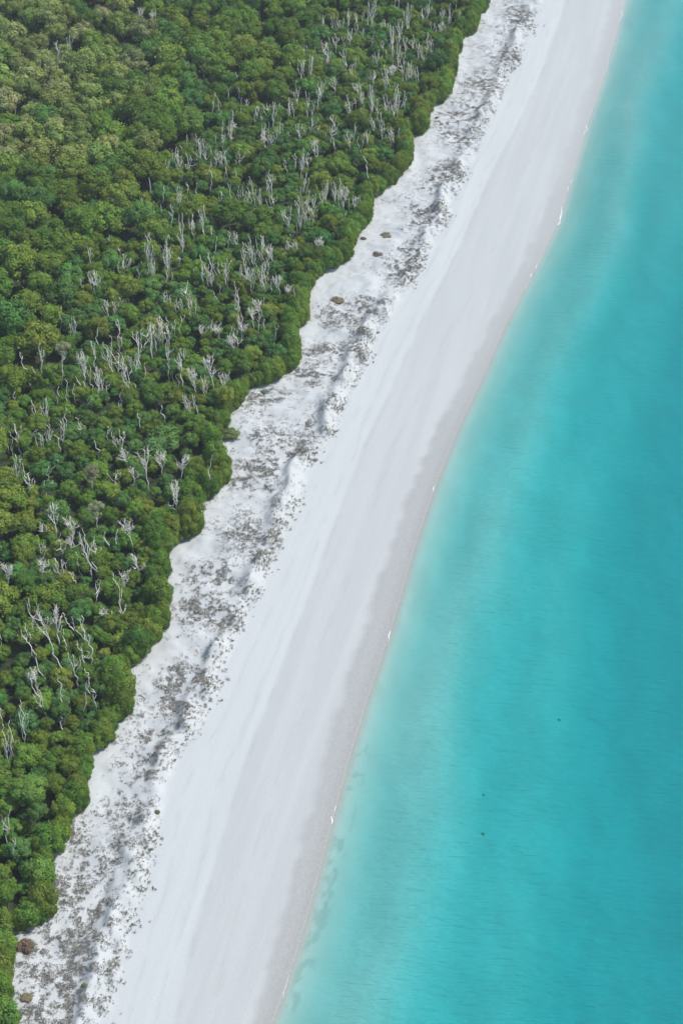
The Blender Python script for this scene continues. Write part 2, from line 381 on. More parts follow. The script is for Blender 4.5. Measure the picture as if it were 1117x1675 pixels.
def crown(seed, rad, zlo, zhi, nl, per, lsize, open_=0.0, low=False, hj=.6):
    """uneven crown of leafy lobes: returns V, F(quads), value-per-vertex"""
    rg = np.random.default_rng(seed)
    zc = (zlo + zhi) / 2; hz = (zhi - zlo) / 2
    Vs, Fs, Ts = [], [], []
    cnt = 0
    def add(v, f, t):
        nonlocal cnt
        Vs.append(v); Fs.append(f + cnt); Ts.append(t); cnt += len(v)
    # dense inside, tinted darker as painted shade in the gaps between lobes
    iv, itf = ico()
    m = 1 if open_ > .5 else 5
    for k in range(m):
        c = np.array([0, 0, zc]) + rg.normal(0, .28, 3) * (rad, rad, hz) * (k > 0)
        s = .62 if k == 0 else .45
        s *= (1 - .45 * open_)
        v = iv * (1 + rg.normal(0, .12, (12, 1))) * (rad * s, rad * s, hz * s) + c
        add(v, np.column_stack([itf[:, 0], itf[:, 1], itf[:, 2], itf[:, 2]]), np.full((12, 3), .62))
    # lobes over an irregular dome (golden spiral with jitter)
    bump = rg.uniform(.78, 1.12, 8)
    for i in range(nl):
        t = (i + .5) / nl
        cz = 1 - t * (1.75 if low else 1.35)
        ph = i * 2.39996 + rg.normal(0, .35)
        rr = math.sqrt(max(0, 1 - cz * cz))
        bl = bump[int((ph % 6.2832) / 6.2832 * 8) % 8]
        q = np.array([math.cos(ph) * rr * rad * bl, math.sin(ph) * rr * rad * bl, zc + cz * hz * rg.uniform(.86, 1.1)])
        q = q * (.80, .80, 1) + (0, 0, -.15 * (cz > .5))
        lr = rad * rg.uniform(.34, .54) * (1.15 if low else 1)
        n = int(per * (lr / (rad * .38)) ** 2)
        d = rg.normal(0, 1, (n, 3)); d[:, 2] += .35
        dirc = np.array([math.cos(ph) * rr, math.sin(ph) * rr, cz]); d += dirc * .8
        d /= np.linalg.norm(d, axis=1)[:, None]
        rads = lr * rg.uniform(.72, 1.08, n)[:, None]
        P = q + d * rads * (1, 1, .85)
        v, f = leaves(rg, P, d, lsize)
        lv = rg.uniform(.84, 1.18) * np.array([1 + hj * rg.uniform(-.18, .30), 1, 1 + hj * rg.uniform(-.2, .2)])
        tv = np.repeat(lv * rg.uniform(.92, 1.09, n)[:, None], 4, 0)
        add(v, f, tv)
        # stray tips that break the outline
        ns = max(2, int(n * .06)); k = rg.integers(0, n, ns)
        v, f = leaves(rg, q + d[k] * lr * rg.uniform(1.05, 1.35, (ns, 1)), d[k], lsize * .8, 1.2)
        add(v, f, np.repeat(lv[None] * 1.1, len(v), 0))
    return np.concatenate(Vs), np.concatenate(Fs), np.concatenate(Ts)
def tri_mesh(name, V, F, tint):
    """quads with a doubled corner become triangles"""
    dg = F[:, 2] == F[:, 3]
    T = np.concatenate([F[dg][:, :3], F[~dg][:, [0, 1, 2]], F[~dg][:, [0, 2, 3]]])
    return mesh_np(name, V, T, tint)

GREENS = np.array([(.124, .214, .036), (.144, .224, .038), (.106, .203, .042), (.164, .230, .042), (.112, .195, .034)])
TEAL = np.array([(.088, .196, .056), (.098, .204, .050)])
OLIVE = np.array([(.218, .282, .078), (.238, .284, .094), (.190, .272, .070), (.252, .282, .116)])

def tube(P, r0, r1, seg=5):
    P = np.asarray(P, float); n = len(P)
    T = np.gradient(P, axis=0); T /= np.linalg.norm(T, axis=1)[:, None] + 1e-9
    ref = np.where(np.abs(T[:, 2:3]) > .9, np.array([[1., 0, 0]]), np.array([[0, 0, 1.]]))
    a = np.cross(T, ref); a /= np.linalg.norm(a, axis=1)[:, None] + 1e-9
    b = np.cross(T, a)
    r = np.linspace(r0, r1, n)[:, None, None]
    ang = np.arange(seg) * 2 * math.pi / seg
    ring = P[:, None, :] + r * (np.cos(ang)[None, :, None] * a[:, None, :] + np.sin(ang)[None, :, None] * b[:, None, :])
    V = ring.reshape(-1, 3)
    i = np.arange(n - 1)[:, None] * seg; j = np.arange(seg)[None, :]; k = (j + 1) % seg
    F = np.stack([i + j, i + k, i + seg + k, i + seg + j], -1).reshape(-1, 4)
    V = np.concatenate([V, P[-1:] + T[-1:] * r1]); tip = len(V) - 1
    e = (n - 1) * seg
    cap = np.array([(e + q, e + (q + 1) % seg, tip, tip) for q in range(seg)])
    return V, np.concatenate([F, cap])
def join(parts):
    Vs, Fs, c = [], [], 0
    for v, f in parts:
        Vs.append(v); Fs.append(f + c); c += len(v)
    return np.concatenate(Vs), np.concatenate(Fs)
def tube_mesh(name, parts):
    V, F = join(parts)
    dg = F[:, 2] == F[:, 3]
    T = np.concatenate([F[dg][:, :3], F[~dg][:, [0, 1, 2]], F[~dg][:, [0, 2, 3]]])
    return mesh_np(name, V, T, smooth_shade=True)
def wander(rg, a, b, n, amp):
    a = np.asarray(a, float); b = np.asarray(b, float)
    t = np.linspace(0, 1, n)[:, None]
    P = a + (b - a) * t
    w = np.cumsum(rg.normal(0, 1, (n, 3)), 0); w -= t * w[-1:]; w -= w[:1]*(1-t)
    return P + w * amp * (1, 1, .3)
def sway(rg, a, b, n, amp):
    a = np.asarray(a, float); b = np.asarray(b, float)
    t = np.linspace(0, 1, n)
    P = a + (b - a) * t[:, None]
    L = np.linalg.norm(b - a)
    for ax in (0, 1):
        w = 0
        for k, g in ((1.3, .6), (2.6, .5), (4.7, .28)):
            w = w + g * np.sin(2 * math.pi * (k * t * max(.6, L / 8) + rg.random()))
        w = w - w[0] * (1 - t) - w[-1] * t
        P[:, ax] += w * amp * min(1.2, L / 5)
    return P

# ------------------------------------------------------------------ dead trees of the photograph
# (top x, top y, lower visible x, lower visible y, style): s pole, f forked, c many-stemmed, b twiggy broom, d dry leafy crown
DEAD = """95 60 93 118 f;115 60 105 100 f;30 70 20 88 s;52 125 35 146 s;88 150 82 186 f;145 18 143 32 s;175 15 172 34 f;230 14 228 50 b;250 18 252 60 b;210 82 198 92 s;130 108 125 126 f;46 195 47 216 f;10 225 1 242 f;30 190 20 202 s
322 24 316 34 s;465 30 460 52 s;532 28 527 62 f;386 120 387 148 s;378 143 370 172 s;333 124 333 140 s;352 154 343 193 s;328 150 330 168 s;498 74 497 89 c;497 100 488 140 f;507 92 508 135 c;535 70 537 106 f;485 145 488 176 c;473 160 474 196 f;500 150 503 196 f;525 135 515 186 f;360 170 361 189 c;405 164 403 186 f;420 174 420 191 c;380 175 375 236 c;385 205 386 222 b;363 210 362 239 s;438 168 436 189 f;450 170 445 216 f;460 195 457 226 c;434 205 432 233 c;445 225 441 242 f;490 200 488 233 f;510 195 513 223 f;328 225 327 246 f
552 30 553 51 c;570 14 570 46 c;580 25 588 51 f;606 0 599 46 f;617 0 603 51 c;596 18 591 36 s;650 0 655 31 c;667 0 668 56 c;655 34 654 72 f;628 34 630 56 c;643 45 640 91 c;576 48 570 82 f;548 55 550 86 f;563 80 572 121 f;611 60 599 82 s;625 70 625 91 s;530 74 532 91 f;541 84 537 106 c;650 75 652 111 c;690 18 690 41 c;721 14 725 36 c;702 8 698 31 c;720 40 718 56 b;700 55 698 91 f;628 108 630 152 c;641 108 637 126 b;655 94 660 116 c;668 104 670 131 c;577 105 578 132 f;545 128 547 156 f;590 145 595 176 c;605 140 612 182 c;584 140 588 162 b;612 120 615 141 f;651 140 645 186 c;661 150 655 182 c;645 165 640 197 f;522 145 525 166 f;570 160 572 189 c;545 188 551 211 f;523 208 522 226 s;630 170 627 191 f;545 205 540 231 f;570 218 573 241 f;586 224 590 245 s;608 194 613 216 c
676 60 678 85 c;690 75 693 100 c;682 110 684 135 c;625 205 622 225 c;600 215 603 235 c;735 20 733 40 c;640 210 645 232 c;660 60 664 84 c;612 86 616 108 c
46 248 44 266 s;31 290 27 316 s;95 332 94 348 s;147 348 146 358 s;272 264 271 291 f;247 290 245 331 s;268 302 258 361 s;232 324 231 349 s;180 384 178 399 s;196 404 192 416 s;147 408 142 446 s;245 380 240 441 f;250 400 248 462 c;275 390 272 462 c;207 420 196 451 f;214 424 208 441 s;158 446 154 478 f
325 230 328 271 c;336 234 335 271 f;289 242 293 281 f;297 257 290 281 c;311 258 304 287 f;353 248 353 281 f;360 250 362 283 c;367 248 366 281 f;345 262 345 313 s;392 244 390 276 f;385 280 384 299 s;306 222 307 241 s;365 221 362 241 c;376 222 377 236 s;431 220 432 241 b;447 220 440 249 f;490 220 488 239 s;516 233 515 263 b;482 254 480 281 s;465 264 470 281 s;496 254 490 291 c;506 254 500 276 f;441 280 432 316 f;444 290 442 316 s;501 284 492 316 c;305 300 313 319 s;294 308 293 346 c;322 300 322 321 s;360 315 365 346 f;375 300 378 336 s;399 300 395 326 c;403 314 400 341 c;425 310 428 341 c;445 317 442 346 f;466 344 475 373 f;488 318 490 376 c;506 314 503 351 c;516 318 513 346 c;536 298 530 331 c;278 340 280 381 s;298 338 297 411 c;315 350 313 386 c;334 334 330 391 f;346 370 345 396 s;354 390 352 421 s;276 380 270 441 c;373 380 372 406 s;384 384 384 406 f;327 420 332 461 s;341 414 347 461 f;407 384 410 421 f;400 408 400 431 f;415 404 412 436 c;426 388 430 431 f;440 400 438 431 f;371 424 362 459 f;357 430 358 459 s;393 440 391 456 s;405 440 407 462 f;433 430 432 462 f;292 424 295 441 s;480 400 478 412 b
545 298 550 336 c;556 294 552 331 c;566 308 560 336 b;582 324 580 346 c;594 260 606 302 s;500 340 505 366 c;521 394 522 412 b;443 400 443 431 c
155 446 153 481 f;76 492 72 511 s;100 505 97 541 s;122 518 117 556 c;172 494 178 521 f;195 488 193 513 f;103 556 100 626 d;66 564 68 616 f;33 580 49 616 s;162 534 155 566 s;149 562 158 606 s;192 524 202 571 f;169 548 190 621 f;180 550 185 581 s;200 584 205 621 c;195 580 193 616 f;226 528 225 601 f;241 540 232 576 f;222 580 220 621 f;135 578 137 631 b;148 600 148 641 s;158 604 163 652 c;166 612 163 641 f;205 600 212 646 f;124 618 133 641 s;122 628 120 656 s;106 624 108 662 s;97 634 91 666 s;150 650 130 669 s;178 624 173 649 s;25 642 20 666 s;76 652 75 692 c;54 667 71 682 s;195 660 192 676 s;265 664 268 686 s;247 530 247 581 c;258 524 260 566 b;270 544 275 602 c;273 530 278 561 f
330 440 333 466 f;345 444 347 471 c;370 440 365 466 s;408 440 408 469 f;430 440 431 477 f;305 468 303 491 f;310 484 316 516 f;280 484 279 509 s;295 490 297 511 c;270 480 268 506 f;384 462 395 511 c;385 490 384 513 s;350 480 357 501 s;452 454 450 476 b;470 468 470 489 b;423 494 427 511 b;412 504 415 536 b;272 520 274 551 s;296 518 290 551 s;333 534 332 551 b;355 534 357 552 b;396 532 400 547 b;380 554 382 571 b;388 544 385 566 f;339 568 352 641 b;293 578 296 627 f;302 572 296 601 f;317 604 320 642 b;365 610 368 641 b;305 648 308 682 c;455 534 449 556 s
24 694 31 732 f;25 746 25 786 c;45 778 46 806 f;38 760 40 781 s;64 708 69 740 f;80 708 78 737 f;100 690 103 727 f;108 668 105 701 s;60 704 40 716 s;124 684 139 709 s;134 690 124 713 s;155 724 163 743 s;183 710 191 737 f;195 704 201 732 c;177 698 177 716 s;225 684 225 701 s;81 762 75 797 f;94 754 94 769 s;200 738 209 766 b;236 736 241 792 b;263 742 262 772 b;190 770 187 791 f;217 774 218 796 b;149 772 151 802 d;86 824 91 872 b;70 862 76 872 b;115 846 120 897 b;157 830 158 862 d;135 862 143 922 c;204 850 222 897 b;193 870 190 892 s;172 874 180 892 s;100 874 100 906 f;287 783 290 842 b;280 798 285 832 f;301 748 295 776 b;348 748 338 802 s
10 926 13 952 b;64 892 71 911 f;115 878 118 902 b;140 878 146 932 c;152 894 152 921 f;124 908 132 936 s;151 918 165 937 s;70 922 68 942 b;90 918 105 947 f;114 934 129 959 s;220 906 229 937 b;160 952 156 986 f;186 938 192 972 s;192 958 196 1006 c;204 938 205 967 b;47 982 56 1042 f;35 1033 62 1072 f;53 1068 69 1107 s;64 1002 86 1052 b;90 998 96 1052 b;71 1038 106 1097 s;104 1003 122 1026 s;105 1028 107 1062 s;134 1008 140 1052 f;145 1040 154 1082 s;135 1052 137 1087 f;119 1074 127 1122 f;138 1098 149 1132 s;50 1098 59 1122 b;0 1042 3 1062 s;175 998 175 1016 b
33 1113 37 1208 c;51 1100 76 1167 c;96 1108 100 1160 s;148 1108 133 1162 s;150 1128 160 1157 s;8 1178 11 1247 c;16 1184 20 1227 s;0 1163 8 1182 s;100 1176 105 1192 s;17 1328 5 1382 f;20 1382 19 1410 s"""
dead = []
for row in DEAD.split('\n'):
    for it in row.split(';'):
        q = it.split(); dead.append((float(q[0]), float(q[1]), float(q[2]), float(q[3]), q[4]))
DX = []
for tx, ty, bx, by, st in dead:
    fx, fy = unproj(bx, by, 5.2)
    DX.append((float(fx), float(fy)))
DX = np.array(DX)
def dead_density(x, y):
    d2 = (DX[:, 0] - x) ** 2 + (DX[:, 1] - y) ** 2
    return float(np.minimum(1.6, np.exp(-d2 / 30.0).sum()))

# ------------------------------------------------------------------ where the living trees stand
trees = []      # x, y, radius, height, kind
cell = {}
def free(x, y, r):
    k = 4
    cx, cy = int(x // 4), int(y // 4)
    for i in range(cx - 2, cx + 3):
        for j in range(cy - 2, cy + 3):
            for (a, b, s) in cell.get((i, j), ()):
                if (a - x) ** 2 + (b - y) ** 2 < ((r + s) * .82) ** 2: return False
    return True
def put(x, y, r, h, kind):
    trees.append((x, y, r, h, kind)); cell.setdefault((int(x // 4), int(y // 4)), []).append((x, y, r))
# the row along the sand
ey = np.arange(92, 600, .25)
ex = XF(ey)
acc = 0.0
gap = 2.2
for i in range(1, len(ey)):
    acc += min(math.hypot(ex[i] - ex[i - 1], ey[i] - ey[i - 1]), 2)
    if acc > gap:
        acc = 0
        r = random.choice((1.1, 1.4, 1.8, 2.2)) * random.uniform(.9, 1.1)
        tx_, ty_ = ex[min(i + 6, len(ey) - 1)] - ex[max(i - 6, 0)], 3.0
        l = math.hypot(tx_, ty_); nxn, nyn = -ty_ / l, tx_ / l
        ro = r * random.uniform(.7, 1.1)
        x, y = ex[i] + nxn * ro, ey[i] + nyn * ro
        if x > XF(y) - r * .6: x = float(XF(y)) - r * .8
        put(x, y, r, r * random.uniform(1.9, 2.5) + .9, 'edge'); gap = r * .95
def left_edge(y):
    dep = y * cp + (CAM_H - 5) * sp
    return -(PW / 2 / FPX) * dep
tries = 0
rr = random.Random(11)
while tries < 60000:
    tries += 1
    y = rr.uniform(92, 590)
    x = rr.uniform(-215, 110)
    if x < left_edge(y) - 38: continue
    xe = float(XF(y))
    if x > xe - 2.6: continue
    di = xe - x
    dd = dead_density(x, y)
    big = min(1, max(0, (di - 15) / 60)) * min(1, y / 330)
    r = rr.choice((1.7, 2.2, 2.7, 3.1, 3.5)) * rr.uniform(.9, 1.1) + big * 1.3
    h = rr.uniform(4.4, 7.8) + big * 2.6 + (r - 2.2) * .9
    if dd > .35:
        k = min(1, (dd - .35) / .8)
        r = r * (1 - .36 * k); h = h * (1 - .42 * k)
    if not free(x, y, r): continue
    px, py = proj(x, y, h)
    pal = max(0, 1 - math.hypot((px - 60) / 230, (py - 110) / 230))
    kind = 'round'
    if rr.random() < pal * 1.5 or (dd < .3 and rr.random() < .015): kind = 'olive'
    elif rr.random() < .10 + .25 * min(1, dd): kind = 'teal'
    put(x, y, r, h, kind)
for tries in range(50000):
    y = rr.uniform(92, 590); x = rr.uniform(-215, 110)
    if x < left_edge(y) - 20 or x > float(XF(y)) - 1.5: continue
    r = rr.uniform(.9, 1.4)
    if not free(x, y, r): continue
    put(x, y, r, rr.uniform(1.8, 3.2), 'teal' if rr.random() < .45 else 'round')
# keep the stems of the dead trees in view: no tall crown right in front of one
keep = []
for t_ in trees:
    x, y, r, h, kind = t_
    if kind != 'edge':
        d2 = (DX[:, 0] - x) ** 2 + (DX[:, 1] - y) ** 2
        if d2.min() < (r * .5) ** 2 and h > 4.4: t_ = (x, y, r * .8, 3.6, kind)
        front = (np.abs(DX[:, 0] - x) < r * .7) & (DX[:, 1] - y > 0) & (DX[:, 1] - y < 4.2)
        if front.any(): t_ = (x, y, r * .86, min(h, 5.0), kind)
    keep.append(t_)
trees = keep

# ------------------------------------------------------------------ tree models
NV = 7
protos = {}
def base_tint(kind, rg):
    if kind == 'olive': return OLIVE[rg.integers(len(OLIVE))]
    if kind == 'teal': return TEAL[rg.integers(len(TEAL))]
    return GREENS[rg.integers(len(GREENS))]
def crown_arrays(kind, k, detail):
    s = {'round': 100, 'teal': 200, 'olive': 300, 'edge': 400}[kind] + k
    nl = {'round': 15, 'teal': 13, 'olive': 13, 'edge': 24}[kind]
    per = {2: 125, 1: 40}[detail]
    ls = {2: .10, 1: .165}[detail]
    if kind == 'edge': return crown(s, 1.0, -1.0, 1.0, nl, int(per * .9), ls * .85, low=True)
    if kind == 'olive': return crown(s, 1.0, -.8, .8, nl, int(per * .8), ls * .9, open_=.4, hj=.35)
    return crown(s, 1.0, -.8, .8, nl, per, ls)
UNIT = {}
for kind in ('round', 'teal', 'olive', 'edge'):
    for k in range(NV):
        UNIT[kind, k, 2] = crown_arrays(kind, k, 2)
# unit crowns: radius 1 about their own centre; leaf size follows the tree

ONES = 'zero one two three four five six seven eight nine ten eleven twelve thirteen fourteen fifteen sixteen seventeen eighteen nineteen'.split()
TENS = 'x x twenty thirty forty fifty sixty seventy eighty ninety'.split()
def word(n):
    n = max(0, min(99, int(n)))
    return ONES[n] if n < 20 else TENS[n // 10] + ('-' + ONES[n % 10] if n % 10 else '')
def unique(label_fn, px, py, used):
    a, b = round(px / PW * 100), round(py / PH * 100)
    for s in range(0, 6):
        for da in range(-s, s + 1):
            for db in range(-s, s + 1):
                lab = label_fn(a + da, b + db)
                if lab not in used:
                    used.add(lab); return lab
USED = set()
def in_frame(x, y, h):
    px, py = proj(x, y, h * .75)
    return 6 < px < PW - 6 and 8 < py < PH - 8

order = []
for i, (x, y, r, h, kind) in enumerate(trees):
    px, py = proj(x, y, h * .7)
    size = r * FPX / (y * cp + (CAM_H - h) * sp)
    order.append((-size if in_frame(x, y, h) else 1, i))
order.sort()
quota = {'round': 300, 'teal': 120, 'olive': 110, 'edge': 200}
single = set(); cntk = {k: 0 for k in quota}
for s, i in order:
    k = trees[i][4]
    if s < 0 and cntk[k] < quota[k]:
        single.add(i); cntk[k] += 1
WORDS = {'round': ('round green canopy tree', 'round leafy canopy trees'),
         'teal': ('bluish green understorey tree', 'bluish green understorey trees'),
         'olive': ('pale olive open crowned tree', 'pale olive trees'),
         'edge': ('dense green forest-edge tree', 'trees along the forest edge')}
NAMES = {'round': 'canopy_tree', 'teal': 'understorey_tree', 'olive': 'olive_tree', 'edge': 'forest_edge_tree'}
mesh_cache = {}
def crown_mesh(kind, k, tn):
    key = (kind, k, tn)
    if key not in mesh_cache:
        V, F, T = UNIT[kind, k, 2]
        pal = OLIVE if kind == 'olive' else TEAL if kind == 'teal' else GREENS
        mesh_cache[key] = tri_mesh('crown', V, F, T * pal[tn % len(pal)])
    return mesh_cache[key]
trunk_cache = []
def trunk_mesh(k):
    if len(trunk_cache) <= k:
        for q in range(len(trunk_cache), k + 1):
            rg = np.random.default_rng(900 + q)
            fork = np.array([rg.normal(0, .06), rg.normal(0, .06), .42])
            ps = [tube(wander(rg, (0, 0, -.06), fork, 5, .02), .07, .05)]
            for j in range(5):
                an = j * 1.256 + rg.normal(0, .3)
                e = np.array([math.cos(an) * .55, math.sin(an) * .55, rg.uniform(.66, .86)])
                ps.append(tube(wander(rg, fork, e, 4, .03), .035, .012, 4))
            trunk_cache.append(tube_mesh('trunk', ps))
    return trunk_cache[k]
TZ = height(np.array([t_[0] for t_ in trees]), np.array([t_[1] for t_ in trees])) - .05
DZ = height(DX[:, 0], DX[:, 1]) - .2
far_pts, far_scl, far_rot, far_pick = [], [], [], []
KINDS = ('round', 'teal', 'olive', 'edge')
for i, (x, y, r, h, kind) in enumerate(trees):
    rg = np.random.default_rng(5000 + i)
    k = int(rg.integers(NV)); rot = rg.uniform(0, 6.283)
    z0 = float(TZ[i])
    sx, sy = r * rg.uniform(.92, 1.12), r * rg.uniform(.92, 1.12)
    if i in single:
        px, py = proj(x, y, z0 + h * .7)
        e = bpy.data.objects.new(NAMES[kind], None); scene.collection.objects.link(e)
        e.empty_display_size = .3
        e.location = (x, y, z0); e.rotation_euler = (rg.normal(0, .03), rg.normal(0, .03), rot); sz = (h * .52 if kind == 'edge' else r * rg.uniform(.9, 1.15))
        cz = h * .5 if kind == 'edge' else h - .78 * sz
        w, g = WORDS[kind]
        tall = 'tall ' if h > 8.2 else 'small ' if h < 4.8 else ''
        lab = unique(lambda a, b: '%s%s, %s percent across, %s percent down the photo' % (tall, w, word(a), word(b)), px, py, USED)
        tag(e, lab, 'tree', g)
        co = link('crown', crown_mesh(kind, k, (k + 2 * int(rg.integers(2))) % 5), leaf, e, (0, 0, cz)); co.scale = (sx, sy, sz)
        to = link('trunk', trunk_mesh(k), bark, e); to.scale = (r, r, cz * 1.15)
    else:
        sz = (h * .52 if kind == 'edge' else r * rg.uniform(.9, 1.15))
        cz = h * .5 if kind == 'edge' else h - .78 * sz
        far_pts.append((x, y, z0 + cz)); far_scl.append((sx, sy, sz)); far_rot.append((rg.normal(0, .04), rg.normal(0, .04), rot)); far_pick.append(KINDS.index(kind) * NV + k)
# the rest of the forest: one object whose crowns are instanced on points
src = bpy.data.collections.new('crown_kinds')
for q, kd in enumerate(KINDS):
    for k in range(NV):
        so = bpy.data.objects.new('crown_kind_%02d' % (q * NV + k), crown_mesh(kd, k, k % 5)); src.objects.link(so)
        if not so.data.materials: so.data.materials.append(leaf)
fm = bpy.data.meshes.new('distant_forest')
fm.vertices.add(len(far_pts)); fm.vertices.foreach_set('co', np.array(far_pts, np.float32).ravel())
for nm, ar in (('crown_scale', far_scl), ('crown_turn', far_rot)):
    at = fm.attributes.new(nm, 'FLOAT_VECTOR', 'POINT'); at.data.foreach_set('vector', np.array(ar, np.float32).ravel())
at = fm.attributes.new('crown_pick', 'INT', 'POINT'); at.data.foreach_set('value', np.array(far_pick, np.int32))
fm.update()
o = link('distant_forest', fm, leaf)
ng = bpy.data.node_groups.new('forest_crowns', 'GeometryNodeTree')
ng.interface.new_socket('Geometry', in_out='INPUT', socket_type='NodeSocketGeometry')
ng.interface.new_socket('Geometry', in_out='OUTPUT', socket_type='NodeSocketGeometry')
gi = ng.nodes.new('NodeGroupInput'); go = ng.nodes.new('NodeGroupOutput')
ci = ng.nodes.new('GeometryNodeCollectionInfo'); ci.inputs['Collection'].default_value = src
ci.inputs['Separate Children'].default_value = True; ci.inputs['Reset Children'].default_value = True
ip = ng.nodes.new('GeometryNodeInstanceOnPoints'); ip.inputs['Pick Instance'].default_value = True
def named(nm, dt):
    n = ng.nodes.new('GeometryNodeInputNamedAttribute'); n.data_type = dt; n.inputs['Name'].default_value = nm
    return n.outputs['Attribute']
er = ng.nodes.new('FunctionNodeEulerToRotation')
ng.links.new(named('crown_turn', 'FLOAT_VECTOR'), er.inputs[0])
ng.links.new(gi.outputs[0], ip.inputs['Points']); ng.links.new(ci.outputs[0], ip.inputs['Instance'])
ng.links.new(named('crown_pick', 'INT'), ip.inputs['Instance Index']); ng.links.new(er.outputs[0], ip.inputs['Rotation'])
ng.links.new(named('crown_scale', 'FLOAT_VECTOR'), ip.inputs['Scale'])
ng.links.new(ip.outputs[0], go.inputs[0])
md = o.modifiers.new('crowns', 'NODES'); md.node_group = ng
tag(o, 'dense green canopy of the farther forest behind the nearer trees', 'forest', kind='stuff')
print('trees', len(trees), 'single', len(single), cntk)

# ------------------------------------------------------------------ dead trees
STYLE = {'s': 'slender bare dead pole', 'f': 'forked bare white dead tree', 'c': 'many stemmed bare white dead tree', 'b': 'twiggy bleached dead tree', 'd': 'dead tree with dry olive twigs'}
for i, (tx, ty, bx, by, st) in enumerate(dead):
    rg = np.random.default_rng(8000 + i)
    x, y = DX[i]
    z0 = float(DZ[i])
    # height whose projection reaches the top row seen
    b = (PH / 2 - ty) / FPX
    dyr, dzr = cp + b * sp, -sp + b * cp
    zt = CAM_H + dzr / dyr * y
    H = min(max(zt - z0, 5.0), 13.5) + .4
    dep = y * cp + (CAM_H - z0 - H) * sp
    lean = max(-4.5, min(4.5, (tx - PW / 2) / FPX * dep - x))
    e = bpy.data.objects.new('dead_tree', None); scene.collection.objects.link(e)
    e.location = (x, y, z0)
    lab = unique(lambda a_, b_: '%s, %s percent across, %s percent down the photo' % (STYLE[st], word(a_), word(b_)), (tx + bx) / 2, (ty + by) / 2, USED)
    tag(e, lab, 'dead tree', 'bleached dead trees standing in the forest')
    top = np.array([lean, rg.normal(0, .4), H])
    sc_px = FPX / dep
    wr = .074 + .034 * rg.random() + .011 * (9.5 - min(9.5, sc_px))
    amp = {'s': .30, 'f': .28, 'c': .22, 'b': .18, 'd': .15}[st]
    spine = sway(rg, (0, 0, -.3), top, 13, amp)
    link('trunk', tube_mesh('trunk', [tube(spine, wr * 1.25, wr * .45)]), dead_wood, e)
    lo, hi = {'s': (.55, .85), 'f': (.38, .75), 'c': (.12, .6), 'b': (.42, .85), 'd': (.5, .85)}[st]
    nb = {'s': int(rg.integers(0, 3)), 'f': int(rg.integers(3, 6)), 'c': int(rg.integers(4, 8)), 'b': int(rg.integers(8, 13)), 'd': 7}[st]
    for q in range(nb):
        tt = rg.uniform(lo, hi)
        kk = tt * 12; j = int(kk); p0 = spine[j] + (spine[j + 1] - spine[j]) * (kk - j)
        an = rg.uniform(0, 6.283)
        spread = {'s': .8, 'f': 1.5, 'c': 1.1, 'b': 1.3, 'd': 1.3}[st] * rg.uniform(.4, 1.2)
        rise = (H - p0[2]) * rg.uniform(.45, 1.02)
        if rg.random() < .15: rise *= .35; spread *= 1.3
        dirn = np.array([math.cos(an), math.sin(an) * .8, 0])
        p1 = p0 + dirn * spread + (top - spine[j]) * (1, 1, 0) * .6 + (0, 0, rise)
        P = sway(rg, p0, p1, 8, amp * .7)
        P += dirn * (np.sin(np.linspace(0, math.pi, 8)) * spread * .28)[:, None]
        ps = [tube(P, wr * .62, wr * .26, 4)]
        nt_ = {'s': 0, 'f': int(rg.integers(1, 4)), 'c': int(rg.integers(1, 4)), 'b': 5, 'd': 3}[st]
        for w_ in range(nt_):
            m_ = int(rg.integers(3, 7)); a2 = rg.uniform(0, 6.283); l2 = rg.uniform(.5, 1.5)
            up2 = rg.uniform(.2, 1.0)
            ps.append(tube(sway(rg, P[m_], P[m_] + np.array([math.cos(a2) * l2 * .6, math.sin(a2) * l2 * .6, l2 * up2]), 5, .12), wr * .34, wr * .18, 3))
        link('branch', tube_mesh('branch', ps), dead_wood, e)
    if st == 'd':
        V, F, T = UNIT['olive', i % NV, 2]
        V = V * (1.7, 1.7, 1.5) + top + (0, 0, -.6)
        link('dry_foliage', tri_mesh('dry_foliage', V, F, T * np.array((.235, .255, .135))), leaf, e)

# slighter dead stems between them, too many to count
rg = np.random.default_rng(4711)
ps = []
for (tx, ty, bx, by, st) in dead:
    for rep_ in range(3):
        if st not in 'cfb' or ty > 700 or rg.random() > .6: continue
        gx, gy = unproj(bx + rg.normal(0, 11), by + rg.normal(0, 9), 5.2); gx, gy = float(gx), float(gy)
        if gx > float(XF(gy)) - 2: continue
        hh = rg.uniform(5.5, 8.5); base = np.array([gx, gy, 2.6])
        sp_ = sway(rg, base, base + (rg.normal(0, .7), rg.normal(0, .5), hh), 9, .22)
        ps.append(tube(sp_, .11, .055, 4))
        for q in range(int(rg.integers(1, 4))):
            j = int(rg.integers(3, 7)); an = rg.uniform(0, 6.283); l2 = rg.uniform(.8, 2.4)
            ps.append(tube(sway(rg, sp_[j], sp_[j] + np.array([math.cos(an) * l2 * .45, math.sin(an) * l2 * .4, l2]), 5, .2), .065, .035, 3))
o = link('dead_stems', tube_mesh('dead_stems', ps), dead_wood)
tag(o, 'thin bleached dead stems crowded between the larger dead trees', 'dead stems', kind='stuff')

